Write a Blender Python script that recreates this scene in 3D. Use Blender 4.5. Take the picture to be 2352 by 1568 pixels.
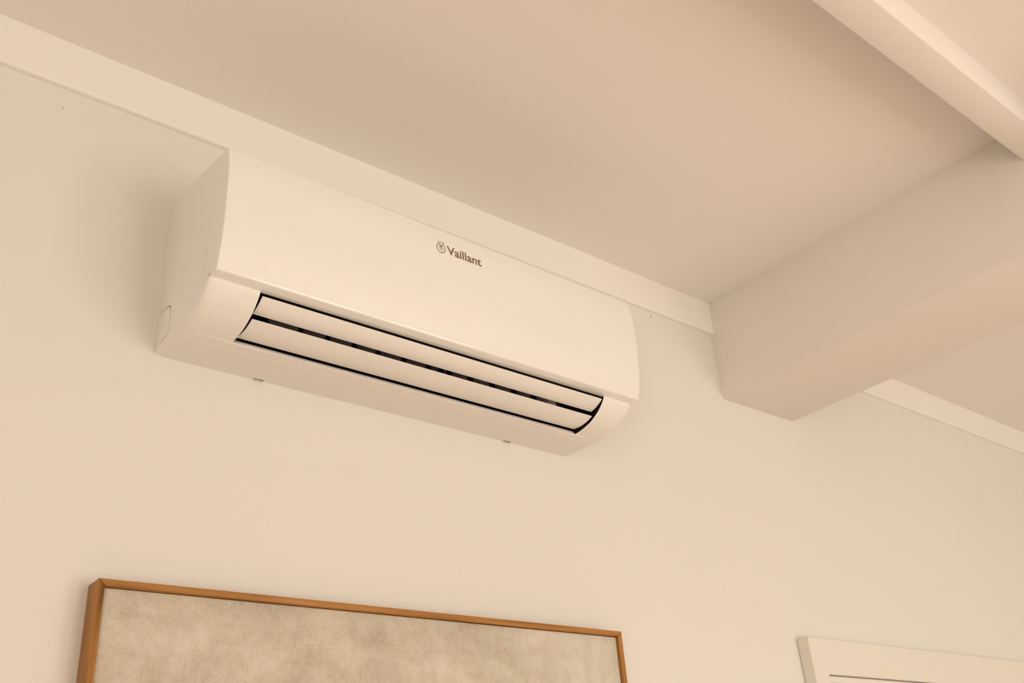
import bpy, bmesh, math
from mathutils import Vector, Matrix

for o in list(bpy.data.objects):
    bpy.data.objects.remove(o)
sc = bpy.context.scene
COL = sc.collection

# ------------------------------------------------------------------ camera
# world: wall with the air conditioner is y = 0, the room lies at y < 0, x runs right along the wall
CEIL = 2.849
FLOOR = 0.0
camd = bpy.data.cameras.new('camera')
camd.sensor_width = 36.0
camd.lens = 2246.34 / 2352.0 * 36.0
camd.clip_start = 0.02
cam = bpy.data.objects.new('camera', camd)
COL.objects.link(cam)
right = Vector((0.77390, -0.62890, -0.07430)).normalized()
fwd = Vector((0.58370, 0.66280, 0.46900)).normalized()
up = right.cross(fwd).normalized()
right = fwd.cross(up).normalized()
m = Matrix((right, up, -fwd)).transposed().to_4x4()
m.translation = Vector((0.0, -1.344, 1.6))
cam.matrix_world = m
sc.camera = cam

# ------------------------------------------------------------------ world, lights, exposure
w = bpy.data.worlds.new('world')
sc.world = w
w.use_nodes = True
w.node_tree.nodes['Background'].inputs[0].default_value = (1.0, 0.88, 0.72, 1)
w.node_tree.nodes['Background'].inputs[1].default_value = 0.75
sc.view_settings.view_transform = 'Standard'
sc.view_settings.look = 'None'
sc.view_settings.gamma = 1.0
sc.view_settings.use_curve_mapping = False
sc.view_settings.exposure = 0.0
sc.cycles.use_denoising = True
sc.cycles.use_adaptive_sampling = True
sc.cycles.adaptive_threshold = 0.05
sc.cycles.caustics_reflective = False
sc.cycles.caustics_refractive = False

LIGHT = (1.0, 0.905, 0.785)
ROOM = dict(x0=-2.0, x1=5.4, y0=-4.2)
# windows in the wall opposite the air conditioner (x0, x1, z0, z1, watts) plus an added fill window in the left wall (y0, y1, ...)
WINS = [(1.00, 2.20, 0.12, 2.15, 39.0), (2.50, 3.70, 0.12, 2.15, 42.0)]
FILL_WIN = (-3.95, -2.45, 0.12, 2.15, 50.0)
TILT = 90.0


def window_light(x, y, z, sx, sy, watts, rot):
    ld = bpy.data.lights.new('window_and_fill_light', 'AREA')
    ld.shape = 'RECTANGLE'
    ld.size = sx
    ld.size_y = sy
    ld.energy = watts
    ld.color = LIGHT
    lo = bpy.data.objects.new('window_and_fill_light', ld)
    COL.objects.link(lo)
    lo.location = (x, y, z)
    lo.rotation_euler = rot


for a, b, z0, z1, p in WINS:
    window_light((a + b) / 2, ROOM['y0'] - 0.14, (z0 + z1) / 2, b - a, z1 - z0, p, (math.radians(TILT), 0, 0))
a, b, z0, z1, p = FILL_WIN
window_light(ROOM['x0'] - 0.14, (a + b) / 2, (z0 + z1) / 2, b - a, z1 - z0, p, (math.radians(TILT), 0, math.radians(-90)))  # added side fill that brightens the unit's left flank


# ------------------------------------------------------------------ materials
def lin(r, g, b):
    def f(c):
        c /= 255.0
        return c / 12.92 if c <= 0.04045 else ((c + 0.055) / 1.055) ** 2.4
    return (f(r), f(g), f(b), 1)


def new_mat(name, col, rough=0.5, spec=0.5, coat=0.0):
    mt = bpy.data.materials.new(name)
    mt.use_nodes = True
    b = mt.node_tree.nodes['Principled BSDF']
    b.inputs['Base Color'].default_value = col
    b.inputs['Roughness'].default_value = rough
    b.inputs['Specular IOR Level'].default_value = spec
    b.inputs['Coat Weight'].default_value = coat
    b.inputs['Coat Roughness'].default_value = 0.03
    return mt


def nd(mt, kind, **kw):
    n = mt.node_tree.nodes.new(kind)
    for k, v in kw.items():
        setattr(n, k, v)
    return n


def mottle(mt, c1, c2, scale, detail=3.0, bump=0.0, bscale=None, stretch=(1, 1, 1), bdist=0.002):
    """object-space noise between two colours and a fine bump"""
    nt = mt.node_tree
    b = nt.nodes['Principled BSDF']
    tc = nd(mt, 'ShaderNodeTexCoord')
    mp = nd(mt, 'ShaderNodeMapping')
    mp.inputs['Scale'].default_value = stretch
    nt.links.new(tc.outputs['Object'], mp.inputs['Vector'])
    ns = nd(mt, 'ShaderNodeTexNoise')
    ns.inputs['Scale'].default_value = scale
    ns.inputs['Detail'].default_value = detail
    nt.links.new(mp.outputs[0], ns.inputs['Vector'])
    rp = nd(mt, 'ShaderNodeValToRGB')
    rp.color_ramp.elements[0].position = 0.3
    rp.color_ramp.elements[1].position = 0.7
    rp.color_ramp.elements[0].color = c1
    rp.color_ramp.elements[1].color = c2
    nt.links.new(ns.outputs[0], rp.inputs[0])
    nt.links.new(rp.outputs[0], b.inputs['Base Color'])
    if bump:
        n2 = nd(mt, 'ShaderNodeTexNoise')
        n2.inputs['Scale'].default_value = bscale or scale * 10
        n2.inputs['Detail'].default_value = 1.5
        nt.links.new(mp.outputs[0], n2.inputs['Vector'])
        bp = nd(mt, 'ShaderNodeBump')
        bp.inputs['Strength'].default_value = bump
        bp.inputs['Distance'].default_value = bdist
        nt.links.new(n2.outputs[0], bp.inputs['Height'])
        nt.links.new(bp.outputs[0], b.inputs['Normal'])
    return rp


M = {}
M['wall'] = new_mat('wall_paint', (0.80, 0.765, 0.70, 1), 0.75, 0.25)
mottle(M['wall'], (0.805, 0.785, 0.745, 1), (0.82, 0.80, 0.76, 1), 1.6, 1, 0.12, 70)
M['ceiling'] = new_mat('ceiling_paint', (0.78, 0.73, 0.67, 1), 0.8, 0.2)
mottle(M['ceiling'], (0.885, 0.84, 0.79, 1), (0.895, 0.855, 0.81, 1), 1.4, 1, 0.12, 60)
M['beam'] = new_mat('beam_paint', (0.77, 0.72, 0.65, 1), 0.7, 0.25)
mottle(M['beam'], (0.90, 0.855, 0.80, 1), (0.91, 0.87, 0.82, 1), 2.0, 1, 0.15, 40)
M['trim'] = new_mat('trim_paint', (0.81, 0.785, 0.71, 1), 0.5, 0.35)
mottle(M['trim'], (0.90, 0.88, 0.83, 1), (0.91, 0.89, 0.845, 1), 2.0, 2, 0.06, 50)
M['floor'] = new_mat('oak_floor', lin(176, 130, 88), 0.45)
mottle(M['floor'], lin(205, 182, 160), lin(222, 200, 180), 3, 2, 0.0, 30, (0.4, 6, 1))
M['panel'] = new_mat('glossy_white_plastic', (0.93, 0.925, 0.905, 1), 0.28, 0.5, 0.9)
M['plastic'] = new_mat('satin_white_plastic', (0.905, 0.88, 0.845, 1), 0.45, 0.4)
M['black'] = new_mat('black_plastic', (0.006, 0.005, 0.005, 1), 0.6, 0.2)
M['grey'] = new_mat('dark_grey_plastic', (0.22, 0.19, 0.19, 1), 0.55, 0.3)
M['midgrey'] = new_mat('mid_grey_plastic', (0.62, 0.56, 0.52, 1), 0.5, 0.3)
M['print'] = new_mat('brown_grey_print', lin(132, 106, 80), 0.6, 0.2)
M['door'] = new_mat('door_paint', (0.82, 0.79, 0.735, 1), 0.5, 0.35)
mottle(M['door'], (0.805, 0.775, 0.715, 1), (0.82, 0.79, 0.735, 1), 2.0, 2, 0.06, 50)
M['hole'] = new_mat('nail_hole_dark', lin(120, 92, 66), 0.9, 0.1)


def wood_mat(name, axis_stretch):
    mt = new_mat(name, lin(176, 112, 52), 0.5, 0.4)
    nt = mt.node_tree
    b = nt.nodes['Principled BSDF']
    rp = mottle(mt, lin(112, 70, 20), lin(190, 140, 76), 11, 7, 0.25, 60, axis_stretch)
    rp.color_ramp.elements[0].position = 0.25
    rp.color_ramp.elements[1].position = 0.8
    e = rp.color_ramp.elements.new(0.5)
    e.color = lin(168, 114, 48)
    return mt


M['wood_h'] = wood_mat('stained_wood_rail', (0.5, 8, 8))
M['wood_v'] = wood_mat('stained_wood_stile', (8, 8, 0.5))

# painted canvas: mottled grey beige washes, fine weave
mt = new_mat('painted_canvas', lin(205, 186, 158), 0.8, 0.2)
nt = mt.node_tree
b = nt.nodes['Principled BSDF']
tc = nd(mt, 'ShaderNodeTexCoord')


def noise(scale, detail, rough=0.5, dist=0.0):
    n = nd(mt, 'ShaderNodeTexNoise')
    n.inputs['Scale'].default_value = scale
    n.inputs['Detail'].default_value = detail
    n.inputs['Roughness'].default_value = rough
    n.inputs['Distortion'].default_value = dist
    nt.links.new(tc.outputs['Object'], n.inputs['Vector'])
    return n


def ramp(src, stops):
    r = nd(mt, 'ShaderNodeValToRGB')
    while len(r.color_ramp.elements) < len(stops):
        r.color_ramp.elements.new(0.5)
    for e, (p, c) in zip(r.color_ramp.elements, stops):
        e.position = p
        e.color = c
    nt.links.new(src.outputs[0], r.inputs[0])
    return r


def mix(mode, fac, a, b_):
    x = nd(mt, 'ShaderNodeMix', data_type='RGBA', blend_type=mode)
    x.inputs[0].default_value = fac
    nt.links.new(a.outputs[0] if a.bl_idname != 'ShaderNodeMix' else a.outputs[2], x.inputs[6])
    nt.links.new(b_.outputs[0] if b_.bl_idname != 'ShaderNodeMix' else b_.outputs[2], x.inputs[7])
    return x


r1 = ramp(noise(5.5, 7, 0.62, 0.6), [(0.3, (0.52, 0.46, 0.375, 1)), (0.46, (0.60, 0.535, 0.445, 1)), (0.56, (0.655, 0.59, 0.50, 1)), (0.72, (0.74, 0.685, 0.595, 1))])
sp_ = nd(mt, 'ShaderNodeSeparateXYZ')
nt.links.new(tc.outputs['Object'], sp_.inputs[0])
mrx = nd(mt, 'ShaderNodeMapRange')
mrx.inputs['From Min'].default_value = 0.45
mrx.inputs['From Max'].default_value = 1.30
nt.links.new(sp_.outputs['X'], mrx.inputs['Value'])
rx = ramp(mrx, [(0.0, (0.475, 0.485, 0.485, 1)), (0.45, (0.49, 0.50, 0.495, 1)), (1.0, (0.53, 0.555, 0.555, 1))])
r2 = ramp(noise(42, 6, 0.7, 0.3), [(0.36, (0.42, 0.42, 0.42, 1)), (0.6, (0.56, 0.56, 0.56, 1))])
r3 = ramp(noise(14, 8, 0.65, 1.5), [(0.47, (0.5, 0.5, 0.5, 1)), (0.5, (0.44, 0.42, 0.39, 1)), (0.53, (0.5, 0.5, 0.5, 1))])
x0_ = mix('OVERLAY', 1.0, r1, rx)
x1 = mix('OVERLAY', 0.6, x0_, r2)
x2 = mix('OVERLAY', 0.6, x1, r3)
r4 = ramp(noise(170, 3, 0.5), [(0.24, (0.3, 0.28, 0.26, 1)), (0.33, (0.5, 0.5, 0.5, 1))])
x3 = mix('OVERLAY', 0.6, x2, r4)
r5 = ramp(noise(330, 2, 0.6), [(0.3, (0.43, 0.43, 0.43, 1)), (0.7, (0.56, 0.56, 0.56, 1))])
x3 = mix('OVERLAY', 0.6, x3, r5)
nt.links.new(x3.outputs[2], b.inputs['Base Color'])
wv = noise(420, 2)
bp = nd(mt, 'ShaderNodeBump')
bp.inputs['Strength'].default_value = 0.25
bp.inputs['Distance'].default_value = 0.001
nt.links.new(wv.outputs[0], bp.inputs['Height'])
nt.links.new(bp.outputs[0], b.inputs['Normal'])
M['canvas'] = mt

# old filler patch on the wall, slightly off colour (a stain of its own shape)
mt = M['wall']
nt = mt.node_tree
b = nt.nodes['Principled BSDF']
src = b.inputs['Base Color'].links[0].from_socket
tc = nd(mt, 'ShaderNodeTexCoord')
vm = nd(mt, 'ShaderNodeVectorMath', operation='DISTANCE')
mp = nd(mt, 'ShaderNodeMapping')
mp.inputs['Scale'].default_value = (1, 0, 1.15)
nt.links.new(tc.outputs['Object'], mp.inputs['Vector'])
nt.links.new(mp.outputs[0], vm.inputs[0])
vm.inputs[1].default_value = (0.797, 0.0, 2.197 * 1.15)
rp = nd(mt, 'ShaderNodeMapRange')
rp.inputs['From Min'].default_value = 0.013
rp.inputs['From Max'].default_value = 0.022
rp.inputs['To Min'].default_value = 0.3
rp.inputs['To Max'].default_value = 0.0
nt.links.new(vm.outputs['Value'], rp.inputs['Value'])
mx = nd(mt, 'ShaderNodeMix', data_type='RGBA', blend_type='MIX')
nt.links.new(rp.outputs[0], mx.inputs[0])
nt.links.new(src, mx.inputs[6])
mx.inputs[7].default_value = (0.75, 0.72, 0.645, 1)
nt.links.new(mx.outputs[2], b.inputs['Base Color'])


# ------------------------------------------------------------------ helpers
def link(name, me, mat, parent=None, label=None, cat=None, kind=None):
    o = bpy.data.objects.new(name, me)
    COL.objects.link(o)
    if mat is not None:
        me.materials.append(mat)
    if parent is not None:
        o.parent = parent
        o.matrix_parent_inverse = Matrix.Translation(parent.location).inverted()
    if label:
        o['label'] = label
    if cat:
        o['category'] = cat
    if kind:
        o['kind'] = kind
    return o


def pydata(name, verts, faces, smooth_deg=None):
    me = bpy.data.meshes.new(name)
    me.from_pydata([tuple(v) for v in verts], [], faces)
    bm = bmesh.new()
    bm.from_mesh(me)
    bmesh.ops.recalc_face_normals(bm, faces=bm.faces)
    bm.to_mesh(me)
    bm.free()
    if smooth_deg:
        for p in me.polygons:
            p.use_smooth = True
        me.set_sharp_from_angle(angle=math.radians(smooth_deg))
    return me


def box_me(name, x0, x1, y0, y1, z0, z1, bev=0.0, seg=2):
    bm = bmesh.new()
    bmesh.ops.create_cube(bm, size=1.0)
    for v in bm.verts:
        v.co = Vector((x0 + (v.co.x + .5) * (x1 - x0), y0 + (v.co.y + .5) * (y1 - y0), z0 + (v.co.z + .5) * (z1 - z0)))
    if bev:
        bmesh.ops.bevel(bm, geom=list(bm.edges), offset=bev, segments=seg, affect='EDGES', profile=0.5)
    me = bpy.data.meshes.new(name)
    bm.to_mesh(me)
    bm.free()
    if bev:
        for p in me.polygons:
            p.use_smooth = True
        me.set_sharp_from_angle(angle=math.radians(50))
    return me


def box(name, x0, x1, y0, y1, z0, z1, mat, parent=None, bev=0.0, **kw):
    return link(name, box_me(name, x0, x1, y0, y1, z0, z1, bev), mat, parent, **kw)


def empty(name, loc, label=None, cat=None, kind=None):
    o = bpy.data.objects.new(name, None)
    COL.objects.link(o)
    o.location = loc
    o.empty_display_size = 0.1
    if label:
        o['label'] = label
    if cat:
        o['category'] = cat
    if kind:
        o['kind'] = kind
    return o


def extrude_poly(name, pts, xs, smooth=35):
    """closed polygon of (d, z) (d = distance from wall) swept along stations xs [(x, pts)]"""
    n = len(pts)
    verts, faces = [], []
    for x in xs:
        for d, z in pts:
            verts.append((x, -d, z))
    for k in range(len(xs) - 1):
        for i in range(n):
            j = (i + 1) % n
            faces.append((k * n + i, k * n + j, (k + 1) * n + j, (k + 1) * n + i))
    faces.append(tuple(range(n)))
    faces.append(tuple(range((len(xs) - 1) * n, len(xs) * n)))
    me = pydata(name, verts, faces, smooth)
    return me


# ------------------------------------------------------------------ room shell
X0, X1, Y0 = ROOM['x0'], ROOM['x1'], ROOM['y0']
wall = box('wall_back', X0, X1, 0.0, 0.12, FLOOR, CEIL, M['wall'], kind='structure')
wall['label'] = 'cream painted wall carrying the air conditioner and the painting'
box('wall_right', X1, X1 + 0.12, Y0, 0.0, FLOOR, CEIL, M['wall'], kind='structure')
c = box('ceiling', X0 - 0.12, X1 + 0.12, Y0 - 0.12, 0.12, CEIL, CEIL + 0.12, M['ceiling'], kind='structure')
c['label'] = 'pale plastered ceiling between white painted beams'
box('floor', X0 - 0.12, X1 + 0.12, Y0 - 0.12, 0.12, FLOOR - 0.12, FLOOR, M['floor'], kind='structure')

# wall opposite with its window openings (one mesh made of panels around the openings)
bm = bmesh.new()


def add_box(bm, x0, x1, y0, y1, z0, z1):
    r = bmesh.ops.create_cube(bm, size=1.0)
    for v in r['verts']:
        v.co = Vector((x0 + (v.co.x + .5) * (x1 - x0), y0 + (v.co.y + .5) * (y1 - y0), z0 + (v.co.z + .5) * (z1 - z0)))


px = X0 - 0.12
for a, b_, z0, z1, p in WINS:
    add_box(bm, px, a, Y0 - 0.12, Y0, FLOOR, CEIL)
    add_box(bm, a, b_, Y0 - 0.12, Y0, FLOOR, z0)
    add_box(bm, a, b_, Y0 - 0.12, Y0, z1, CEIL)
    px = b_
add_box(bm, px, X1 + 0.12, Y0 - 0.12, Y0, FLOOR, CEIL)
me = bpy.data.meshes.new('wall_front')
bm.to_mesh(me)
bm.free()
link('wall_front', me, M['wall'], kind='structure')
a, b_, z0, z1, p = FILL_WIN
bm = bmesh.new()
add_box(bm, X0 - 0.12, X0, Y0, a, FLOOR, CEIL)
add_box(bm, X0 - 0.12, X0, b_, 0.0, FLOOR, CEIL)
add_box(bm, X0 - 0.12, X0, a, b_, FLOOR, z0)
add_box(bm, X0 - 0.12, X0, a, b_, z1, CEIL)
me = bpy.data.meshes.new('wall_left')
bm.to_mesh(me)
bm.free()
link('wall_left', me, M['wall'], kind='structure')


def window_frame(k, width, height, matrix):
    bm = bmesh.new()
    t = 0.05
    add_box(bm, 0, t, -0.10, -0.04, 0, height)
    add_box(bm, width - t, width, -0.10, -0.04, 0, height)
    add_box(bm, t, width - t, -0.10, -0.04, 0, t)
    add_box(bm, t, width - t, -0.10, -0.04, height - t, height)
    add_box(bm, width / 2 - 0.02, width / 2 + 0.02, -0.09, -0.05, t, height - t)
    bmesh.ops.transform(bm, matrix=matrix, verts=bm.verts)
    me = bpy.data.meshes.new('window_frame')
    bm.to_mesh(me)
    bm.free()
    link('window_%d' % k, me, M['trim'], kind='structure')


for i, (a, b_, z0, z1, p) in enumerate(WINS):
    window_frame(i + 1, b_ - a, z1 - z0, Matrix.Translation((a, Y0, z0)))
a, b_, z0, z1, p = FILL_WIN
window_frame(3, b_ - a, z1 - z0, Matrix.Translation((X0, b_, z0)) @ Matrix.Rotation(math.radians(-90), 4, 'Z'))  # frame of the added fill window

# beams
BX0, BX1, BZ = 1.866, 2.154, 2.5786
o = box('ceiling_beam', BX0, BX1, Y0, 0.006, BZ, CEIL + 0.006, M['beam'], bev=0.005, kind='structure')
o['label'] = 'deep boxed ceiling beam running out from the wall beside the air conditioner'
o['category'] = 'beam'
SY0, SY1, SZ = -0.893, -0.832, 2.772
for k, (a, b_) in enumerate(((X0, BX0 + 0.003), (BX1 - 0.003, X1))):
    o = box('cross_beam', a, b_, SY0, SY1, SZ, CEIL + 0.004, M['ceiling'], bev=0.002, kind='structure')
    o['label'] = ['slim white ceiling batten parallel to the wall, ending at the deep beam',
                  'slim ceiling batten continuing on the far side of the deep beam'][k]
    o['category'] = 'beam'

# flat trim boards along the top of the wall: rounded lower edge
TZ, TT = 2.759, 0.012
prof = [(0, CEIL), (TT, CEIL)]
for k in range(7):
    a = math.radians(15 * k)
    prof.append((TT - 0.005 + 0.005 * math.cos(a), TZ + 0.005 - 0.005 * math.sin(a)))
prof.append((0, TZ))
for k, (a, b_) in enumerate(((X0, BX0), (BX1, X1))):
    o = link('trim_%d' % (k + 1), extrude_poly('trim_board', prof, [a, b_], 60), M['trim'], kind='structure')
    o['label'] = ['cream flat trim board under the ceiling above the air conditioner',
                  'cream flat trim board under the ceiling right of the deep beam'][k]

# old nail holes in the wall
for x, z, r in ((1.6403, 2.7473, 0.0019), (0.2673, 2.7206, 0.0009)):
    bm = bmesh.new()
    bmesh.ops.create_cone(bm, cap_ends=True, segments=10, radius1=r, radius2=r * 0.6, depth=0.0012)
    bmesh.ops.rotate(bm, verts=bm.verts, matrix=Matrix.Rotation(math.radians(90), 3, 'X'))
    bmesh.ops.translate(bm, verts=bm.verts, vec=(x, -0.0004, z))
    me = bpy.data.meshes.new('nail_hole')
    bm.to_mesh(me)
    bm.free()
    link('nail_hole', me, M['hole'], wall)

# ------------------------------------------------------------------ panelled door at the lower right
DX0, DX1, DZ = 1.967, 3.40, 1.999
door = empty('door_1', (DX0, 0, 0), 'white panelled double door and casing at lower right of the wall', None, 'structure')
CT = 0.030
CW, CH = 0.054, 0.078
mt = M['door']


def prism(name, poly, y0, y1, mat, parent, bev=0.0015):
    """polygon in (x, z) extruded from y0 to y1"""
    n = len(poly)
    v = [(x, y0, z) for x, z in poly] + [(x, y1, z) for x, z in poly]
    f = [tuple(range(n)), tuple(range(n, 2 * n))]
    for i in range(n):
        j = (i + 1) % n
        f.append((i, j, n + j, n + i))
    me = pydata(name, v, f)
    if bev:
        bm = bmesh.new()
        bm.from_mesh(me)
        bmesh.ops.bevel(bm, geom=list(bm.edges), offset=bev, segments=2, affect='EDGES', profile=0.5)
        bm.to_mesh(me)
        bm.free()
        for p in me.polygons:
            p.use_smooth = True
        me.set_sharp_from_angle(angle=math.radians(50))
    return link(name, me, mat, parent)


prism('casing_head', [(DX0, DZ), (DX1, DZ), (DX1, DZ - CH), (DX0, DZ - CH)], -CT, -0.0015, mt, door, 0.0)
prism('casing_jamb', [(DX0, DZ - CH), (DX0 + CW, DZ - CH), (DX0 + CW, 0.0), (DX0, 0.0)], -CT, -0.0015, mt, door, 0.0)
prism('casing_jamb', [(DX1 - CW, DZ - CH), (DX1, DZ - CH), (DX1, 0.0), (DX1 - CW, 0.0)], -CT, -0.0015, mt, door, 0.0)
xm = (DX0 + DX1) / 2
box('stop_moulding', DX0 + CW, DX1 - CW, -0.024, -0.0015, DZ - CH - 0.017, DZ - CH - 0.0012, mt, door, bev=0.004)
for a, b_ in ((DX0 + CW, xm - 0.0015), (xm + 0.0015, DX1 - CW)):
    leaf = box('door_leaf', a, b_, -0.012, -0.0015, 0.01, DZ - CH - 0.017, mt, door)
    box('door_panel', a + 0.09, b_ - 0.09, -0.016, -0.012, 1.05, DZ - CH - 0.13, mt, leaf, bev=0.003)
    box('door_panel', a + 0.09, b_ - 0.09, -0.016, -0.012, 0.15, 0.93, mt, leaf, bev=0.003)
for ch in door.children:
    for g in ch.children:
        g.matrix_parent_inverse = Matrix.Identity(4)

# ------------------------------------------------------------------ framed painting
PX0, PX1, PZ1, PZ0 = 0.4015, 1.3585, 1.9655, 1.215
FW, FD = 0.009, 0.0405
pic = empty('framed_painting', (PX0, 0, PZ0), 'abstract beige canvas in a thin brown wooden frame hanging below the air conditioner', 'painting')
g = 0.00025
prism('frame_rail', [(PX0 + g, PZ1), (PX1 - g, PZ1), (PX1 - FW - g, PZ1 - FW), (PX0 + FW + g, PZ1 - FW)], -FD, -0.001, M['wood_h'], pic, 0.0008)
prism('frame_rail', [(PX0 + g, PZ0), (PX1 - g, PZ0), (PX1 - FW - g, PZ0 + FW), (PX0 + FW + g, PZ0 + FW)], -FD, -0.001, M['wood_h'], pic, 0.0008)
prism('frame_stile', [(PX0, PZ1 - g), (PX0, PZ0 + g), (PX0 + FW, PZ0 + FW + g), (PX0 + FW, PZ1 - FW - g)], -FD, -0.001, M['wood_v'], pic, 0.0008)
prism('frame_stile', [(PX1, PZ1 - g), (PX1, PZ0 + g), (PX1 - FW, PZ0 + FW + g), (PX1 - FW, PZ1 - FW - g)], -FD, -0.001, M['wood_v'], pic, 0.0008)
box('canvas', PX0 + FW + 0.0008, PX1 - FW - 0.0008, -0.0340, -0.012, PZ0 + FW + 0.0008, PZ1 - FW - 0.0008, M['canvas'], pic, bev=0.0015)

# ------------------------------------------------------------------ air conditioner
AX0, AX1 = 0.4557, 1.3068
ac = empty('air_conditioner', ((AX0 + AX1) / 2, 0, 2.32), 'white wall-mounted air conditioner with two half-open louvers', 'air conditioner')


def arc_pts(pts, per=4):
    """Catmull-Rom through (d, z) points"""
    out = []
    n = len(pts)
    for i in range(n - 1):
        p0 = pts[max(i - 1, 0)]
        p1, p2 = pts[i], pts[i + 1]
        p3 = pts[min(i + 2, n - 1)]
        for k in range(per):
            t = k / per
            q = []
            for a in range(2):
                q.append(0.5 * ((2 * p1[a]) + (-p0[a] + p2[a]) * t + (2 * p0[a] - 5 * p1[a] + 4 * p2[a] - p3[a]) * t * t + (-p0[a] + 3 * p1[a] - 3 * p2[a] + p3[a]) * t ** 3))
            out.append(tuple(q))
    out.append(tuple(pts[-1]))
    return out


# lower curve of the body, from under the panel lip round to the wall
LOW_KEYS = [(.1920, 2.3640), (.1885, 2.3560), (.178, 2.3440), (.166, 2.3348), (.147, 2.3250), (.123, 2.3190), (.1035, 2.3170),
            (.092, 2.3163), (.065, 2.3163), (.030, 2.3185), (.0062, 2.3205), (0.0, 2.3210)]
LOW = arc_pts(LOW_KEYS, 4)
# indices of the opening in the LOW curve: from d = .187 to d = .104
O_A = 0
O_B = 6 * 4
N_A = 10 * 4            # notch strip: last key segment (d .0095 -> 0)
TOPB = [(0.0, 2.598), (.030, 2.5978), (.068, 2.5958), (.103, 2.5912), (.140, 2.5862), (.1705, 2.5820)]
FRB = [(.1705, 2.4250), (.1714, 2.3860), (.1738, 2.3770), (.1790, 2.3700), (.1855, 2.3665)]
PROF = TOPB + FRB + LOW
base = len(TOPB) + len(FRB)
W_IN = [0.0] * (len(TOPB) + 2) + [0.0, 0.05, 0.12] + [min(1.0, 0.2 + 0.8 * k / 18) for k in range(len(LOW))]
for k in range(N_A - 8, len(LOW)):
    W_IN[base + k] = 1.0 - (k - N_A + 8) / (len(LOW) - 1 - N_A + 8)
n = len(PROF)
cent = (0.10, 2.45)
NORM = []
for i in range(n):
    a, b_ = PROF[(i - 1) % n], PROF[(i + 1) % n]
    t = Vector((b_[0] - a[0], b_[1] - a[1])).normalized()
    nn = Vector((t.y, -t.x))
    if nn.dot(Vector((cent[0] - PROF[i][0], cent[1] - PROF[i][1]))) < 0:
        nn = -nn
    NORM.append(nn)
R = 0.014
OX0, OX1 = 0.5335, 1.2325
stations = []
for k in range(7):
    th = math.radians(15 * k)
    stations.append((AX0 + R * (1 - math.cos(th)), R * (1 - math.sin(th))))
mid = [OX0, 0.6165, 0.6335, 1.1365, 1.1535, OX1]
stations += [(x, 0.0) for x in mid]
for k in reversed(range(7)):
    th = math.radians(15 * k)
    stations.append((AX1 - R * (1 - math.cos(th)), R * (1 - math.sin(th))))
verts, faces = [], []
for x, ins in stations:
    for i, (d, z) in enumerate(PROF):
        q = NORM[i] * (ins * W_IN[i])
        verts.append((x, -(d + q.x), z + q.y))
i0 = 7
caps = []
for k in range(len(stations) - 1):
    for i in range(n):
        j = (i + 1) % n
        if i == n - 1:
            continue                                  # open at the back, against the wall plate
        li = i - base
        inside = 7 <= k < 7 + len(mid) - 1
        if inside and O_A <= li < O_B:
            continue
        if (k == 8 or k == 10) and li >= N_A:
            continue
        faces.append((k * n + i, k * n + j, (k + 1) * n + j, (k + 1) * n + i))
faces.append(tuple(range(n)))
faces.append(tuple(range((len(stations) - 1) * n, len(stations) * n)))
# return lip of the opening: rolls inwards from its lower edge
d0, z0 = LOW[O_B]
ret = [(d0, z0), (d0 + 0.0006, z0 + 0.0005), (d0 - 0.0004, z0 + 0.0019), (d0 - 0.0020, z0 + 0.0043), (d0 - 0.0048, z0 + 0.0080), (d0 - 0.0080, z0 + 0.0102), (d0 - 0.0200, z0 + 0.0140)]
bi = len(verts)
for x in (OX0, OX1):
    for d, z in ret:
        verts.append((x, -d, z))
for i in range(len(ret) - 1):
    faces.append((bi + i, bi + i + 1, bi + len(ret) + i + 1, bi + len(ret) + i))
me = bpy.data.meshes.new('body')
me.from_pydata(verts, [], faces)
bm = bmesh.new()
bm.from_mesh(me)
bmesh.ops.remove_doubles(bm, verts=bm.verts, dist=1e-5)
bmesh.ops.recalc_face_normals(bm, faces=bm.faces)
bm.to_mesh(me)
bm.free()
for p in me.polygons:
    p.use_smooth = len(p.vertices) <= 4
me.set_sharp_from_angle(angle=math.radians(35))
body = link('body', me, M['plastic'], ac)

# raised parting line along the underside
dS = 0.083
sp = [(dS - 0.0012, 2.3168), (dS - 0.0006, 2.31575), (dS + 0.0006, 2.31575), (dS + 0.0012, 2.3168)]
link('parting_line', extrude_poly('parting_line', sp, [AX0 + 0.010, AX1 - 0.012], 80), M['plastic'], ac)

# dark back plate between body and wall (seen as the thin line along the wall and in the two notches)
box('mounting_plate', AX0 + 0.02, AX1 - 0.02, -0.006, -0.0005, 2.330, 2.585, M['grey'], ac)

# front panel
front = arc_pts([(.2195, 2.5745), (.2235, 2.553), (.2262, 2.530), (.2272, 2.495), (.2262, 2.455), (.2228, 2.413), (.2175, 2.386), (.2140, 2.3725)], 5)
roll = [(.2133, 2.3668), (.2127, 2.3645), (.2116, 2.3632), (.2098, 2.3627)]
under = [(.1960, 2.3626), (.1875, 2.3625), (.1860, 2.3672), (.1795, 2.3706), (.1745, 2.3774), (.1721, 2.3862), (.1709, 2.4250), (.1707, 2.5820), (.2165, 2.5760)]
pp = front + roll + under
n = len(pp)
NP = []
for i in range(n):
    a, b_ = pp[(i - 1) % n], pp[(i + 1) % n]
    t = Vector((b_[0] - a[0], b_[1] - a[1])).normalized()
    nn = Vector((t.y, -t.x))
    if nn.dot(Vector((0.198 - pp[i][0], 2.47 - pp[i][1]))) < 0:
        nn = -nn
    NP.append(nn)
RP = 0.0022
st = []
for k in range(4):
    th = math.radians(30 * k)
    st.append((AX0 + RP * (1 - math.cos(th)), RP * (1 - math.sin(th))))
st.append(((AX0 + AX1) / 2, 0))
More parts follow.
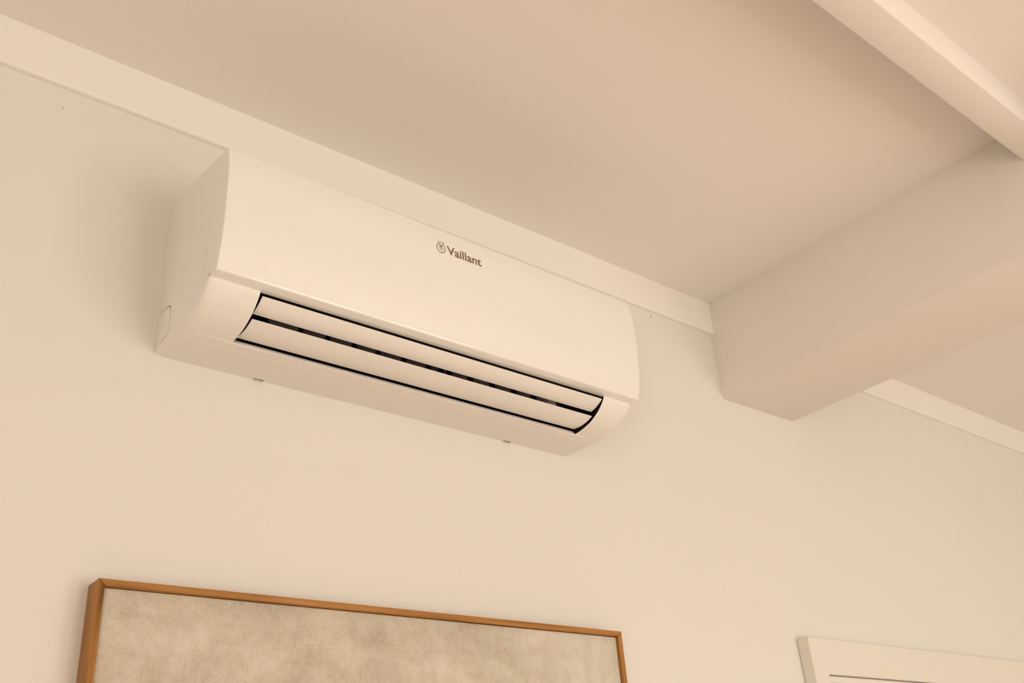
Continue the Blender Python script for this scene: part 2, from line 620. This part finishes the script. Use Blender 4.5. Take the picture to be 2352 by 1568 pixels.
for k in reversed(range(4)):
    th = math.radians(30 * k)
    st.append((AX1 - RP * (1 - math.cos(th)), RP * (1 - math.sin(th))))
nfr = len(front) + len(roll)
verts, faces = [], []
for x, ins in st:
    for i, (d, z) in enumerate(pp):
        q = NP[i] * (ins if i < nfr + 1 else 0.0)
        verts.append((x, -(d + q.x), z + q.y))
for k in range(len(st) - 1):
    for i in range(n):
        j = (i + 1) % n
        faces.append((k * n + i, k * n + j, (k + 1) * n + j, (k + 1) * n + i))
faces.append(tuple(range(n)))
faces.append(tuple(range((len(st) - 1) * n, len(st) * n)))
me = pydata('front_panel', verts, faces)
for p in me.polygons:
    p.use_smooth = len(p.vertices) <= 4
me.set_sharp_from_angle(angle=math.radians(40))
panel = link('front_panel', me, M['panel'], ac)
me.materials.append(M['plastic'])
for p in me.polygons:
    if len(p.vertices) > 4:
        p.material_index = 1            # the flanks are satin like the body


def panel_d(z):
    for (d1, z1), (d2, z2) in zip(front[:-1], front[1:]):
        if z2 <= z <= z1:
            t = (z - z1) / (z2 - z1)
            return d1 + (d2 - d1) * t
    return front[0][0]


def low_at(s):
    """point on the LOW curve at a fractional index"""
    i = int(s)
    if i >= len(LOW) - 1:
        return LOW[-1]
    t = s - i
    return (LOW[i][0] + (LOW[i + 1][0] - LOW[i][0]) * t, LOW[i][1] + (LOW[i + 1][1] - LOW[i][1]) * t)


def low_s(d):
    for i in range(len(LOW) - 1):
        if LOW[i][0] >= d >= LOW[i + 1][0]:
            return i + (LOW[i][0] - d) / (LOW[i][0] - LOW[i + 1][0])
    return 0


# louvers: curved slats that continue the body's curve, swung open about their upper edge
LX0, LX1 = 0.5385, 1.2290
for (pa, za), (pb, zb), bow in (((.1890, 2.3563), (.1572, 2.3423), 0.0021), ((.1574, 2.3329), (.1052, 2.3264), 0.0042)):
    ln = math.hypot(pb - pa, zb - za)
    ox, oz = (zb - za) / ln, -(pb - pa) / ln
    if oz > 0:
        ox, oz = -ox, -oz
    rot = []
    for k in range(13):
        t = k / 12
        bw = bow * 4 * t * (1 - t)
        rot.append((pa + (pb - pa) * t + ox * bw, za + (zb - za) * t + oz * bw))
    th = 0.0026
    inner = []
    for i in range(13):
        a, b_ = rot[max(i - 1, 0)], rot[min(i + 1, 12)]
        t = Vector((b_[0] - a[0], b_[1] - a[1])).normalized()
        nn = Vector((t.y, -t.x))
        if nn.y < 0:
            nn = -nn
        e = th * (0.55 if i in (0, 12) else 1.0)
        inner.append((rot[i][0] + nn.x * e, rot[i][1] + nn.y * e))
    me = extrude_poly('louver', rot + inner[::-1], [LX0, LX1], 40)
    lv = link('louver', me, M['plastic'], ac)
    # pivot pins at both ends
    for x0_, x1_ in ((OX0 - 0.001, LX0 + 0.001), (LX1 - 0.001, OX1 + 0.001)):
        q = rot[3]
        o = box('pivot_pin', x0_, x1_, -q[0] + 0.001, -q[0] + 0.005, q[1] + 0.0035, q[1] + 0.008, M['midgrey'])
        o.parent = lv
        o.matrix_parent_inverse = Matrix.Translation(ac.location).inverted()

# air duct behind the louvers: a dark open box
dp = [(.1868, 2.3600), (.1600, 2.4150), (.1150, 2.4500), (.0650, 2.4350), (.0560, 2.3900), (.0825, 2.3312), (.0840, 2.3312)]
v, f = [], []
nd_ = len(dp)
for x in (OX0 - 0.0005, OX1 + 0.0005):
    v += [(x, -d, z) for d, z in dp]
for i in range(nd_ - 1):
    f.append((i, i + 1, nd_ + i + 1, nd_ + i))
side = [(OX0 - 0.0006, 1), (OX1 + 0.0006, 1)]
sect = [low_at(O_A + (O_B - O_A) * k / 12) for k in range(13)]
for x in (OX0 - 0.0005, OX1 + 0.0005):
    b0 = len(v)
    poly = dp[:6] + [(.1000, 2.3225)] + sect[::-1][:-1]
    v += [(x, -d, z) for d, z in poly]
    f.append(tuple(range(b0, b0 + len(poly))))
link('air_duct', pydata('air_duct', v, f), M['black'], ac)

# grey baffle in the duct and the upright vanes in front of it
bf = [(.128, 2.3440), (.1255, 2.3420), (.090, 2.395), (.0925, 2.397)]
M['baffle'] = new_mat('baffle_grey_plastic', (0.50, 0.44, 0.44, 1), 0.5, 0.3)
link('baffle', extrude_poly('baffle', bf, [0.588, 1.170]), M['baffle'], ac)
box('bracket', 1.146, 1.166, -0.130, -0.108, 2.352, 2.384, M['midgrey'], ac)
SURF = [.6138, .6608, .7079, .7518, .8006, .8494, .8745, .8908, .9363, .9832, 1.0317, 1.0777]
vane_me = None
for s_ in SURF:
    x = s_ * (1 + 0.024 / 1.185)
    vp = [(.149, 2.3385), (.134, 2.3400), (.134, 2.3850), (.149, 2.3850)]
    link('vane', extrude_poly('vane', vp, [x - 0.0006, x + 0.0006]), M['black'], ac)

# knock-out for pipes on the left flank: groove shade painted as a thin brown line on the surface
def flank_line(name, pts, wdt, mat, parent):
    """thin strip on the left flank through (d, z) points"""
    x = AX0 - 0.00012
    vv, ff = [], []
    for i, p in enumerate(pts):
        a, b_ = pts[max(i - 1, 0)], pts[min(i + 1, len(pts) - 1)]
        t = Vector((b_[0] - a[0], b_[1] - a[1])).normalized()
        k = wdt(i / (len(pts) - 1)) / 2
        vv.append((x, -(p[0] - t.y * k), p[1] + t.x * k))
        vv.append((x, -(p[0] + t.y * k), p[1] - t.x * k))
    for i in range(len(pts) - 1):
        ff.append((2 * i, 2 * i + 1, 2 * i + 3, 2 * i + 2))
    return link(name, pydata(name, vv, ff), mat, parent)


M['groove_shade'] = new_mat('knockout_groove_shade', lin(150, 120, 92), 0.9, 0.1)
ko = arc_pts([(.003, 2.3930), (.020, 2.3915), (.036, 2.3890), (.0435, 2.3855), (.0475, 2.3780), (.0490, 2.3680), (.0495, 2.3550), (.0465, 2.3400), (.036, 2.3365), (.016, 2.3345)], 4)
flank_line('knockout_outline', ko, lambda t: 0.0008 + 0.0014 * math.exp(-((t - 0.33) / 0.08) ** 2), M['groove_shade'], ac)

# lettering and emblem printed on the panel
cu = bpy.data.curves.new('lettering', 'FONT')
cu.body = 'Vaillant'
cu.offset = 0.016
cu.resolution_u = 4
to = bpy.data.objects.new('lettering', cu)
COL.objects.link(to)
bpy.context.view_layer.update()
dg = bpy.context.evaluated_depsgraph_get()
me = bpy.data.meshes.new_from_object(to.evaluated_get(dg))
bpy.data.objects.remove(to)
bm = bmesh.new()
bm.from_mesh(me)
xs = [v.co.x for v in bm.verts]
ys = [v.co.y for v in bm.verts]
sx = 0.0738 / (max(xs) - min(xs))
sy = 0.0182 / (max(ys) - min(ys))
x_min, y_min = min(xs), min(ys)
bmesh.ops.triangulate(bm, faces=bm.faces)
for v in bm.verts:
    x = 0.8527 + (v.co.x - x_min) * sx
    z = 2.5240 + (v.co.y - y_min) * sy
    v.co = Vector((x, -panel_d(z) - 0.00035, z))
me2 = bpy.data.meshes.new('lettering')
bm.to_mesh(me2)
bm.free()
o = link('lettering', me2, M['print'], ac)
o['label'] = 'brown printed brand lettering'

EMB = [
    ([(0.83548, 2.54099), (0.8326, 2.53664), (0.83135, 2.53228), (0.83207, 2.52808), (0.8345, 2.52486), (0.83782, 2.52264), (0.84163, 2.52244), (0.84525, 2.52463), (0.84794, 2.52835), (0.84867, 2.53207), (0.84807, 2.53532), (0.84737, 2.5384), (0.84654, 2.54032)], .0013, .0013),
    ([(0.83797, 2.54363), (0.84012, 2.54494), (0.84209, 2.54498), (0.84351, 2.5442)], .0011, .0011),
    ([(0.83541, 2.54694), (0.83599, 2.54433), (0.83731, 2.54112), (0.8387, 2.53795), (0.84012, 2.5348)], .0007, .0018),
    ([(0.84702, 2.5465), (0.8449, 2.54325), (0.84316, 2.53972), (0.84143, 2.53531)], .0008, .0018),
    ([(0.84702, 2.5465), (0.84723, 2.54471), (0.84605, 2.54161)], .0006, .0006),
    ([(0.83932, 2.53745), (0.8404, 2.53491), (0.84032, 2.53144), (0.84029, 2.52867)], .0012, .0013),
    ([(0.83692, 2.53538), (0.83779, 2.53326), (0.83674, 2.52979)], .0008, .0009),
    ([(0.84174, 2.53729), (0.84375, 2.53585)], .0011, .0007),
    ([(0.84229, 2.53284), (0.84346, 2.53258), (0.84328, 2.52976)], .0007, .0009),
    ([(0.83744, 2.52764), (0.8391, 2.52632), (0.84154, 2.52652), (0.8441, 2.52834)], .0006, .0006),
    ([(0.83614, 2.53619), (0.8366, 2.5342)], .0006, .0006),
]
vv, ff = [], []
for pts, w0, w1 in EMB:
    pts = arc_pts(pts, 5)
    b0 = len(vv)
    for i, p in enumerate(pts):
        a, b_ = pts[max(i - 1, 0)], pts[min(i + 1, len(pts) - 1)]
        t = Vector((b_[0] - a[0], b_[1] - a[1])).normalized()
        k = (w0 + (w1 - w0) * i / (len(pts) - 1)) / 2
        for s_ in (1, -1):
            x, z = p[0] - t.y * k * s_, p[1] + t.x * k * s_
            vv.append((x, -panel_d(z) - 0.00035, z))
    for i in range(len(pts) - 1):
        ff.append((b0 + 2 * i, b0 + 2 * i + 1, b0 + 2 * i + 3, b0 + 2 * i + 2))
o = link('emblem', pydata('emblem', vv, ff), M['print'], ac)
o['label'] = 'round printed emblem with two pointed ears'

# the unit hangs very slightly out of level
ac.rotation_euler.y = 0.0075
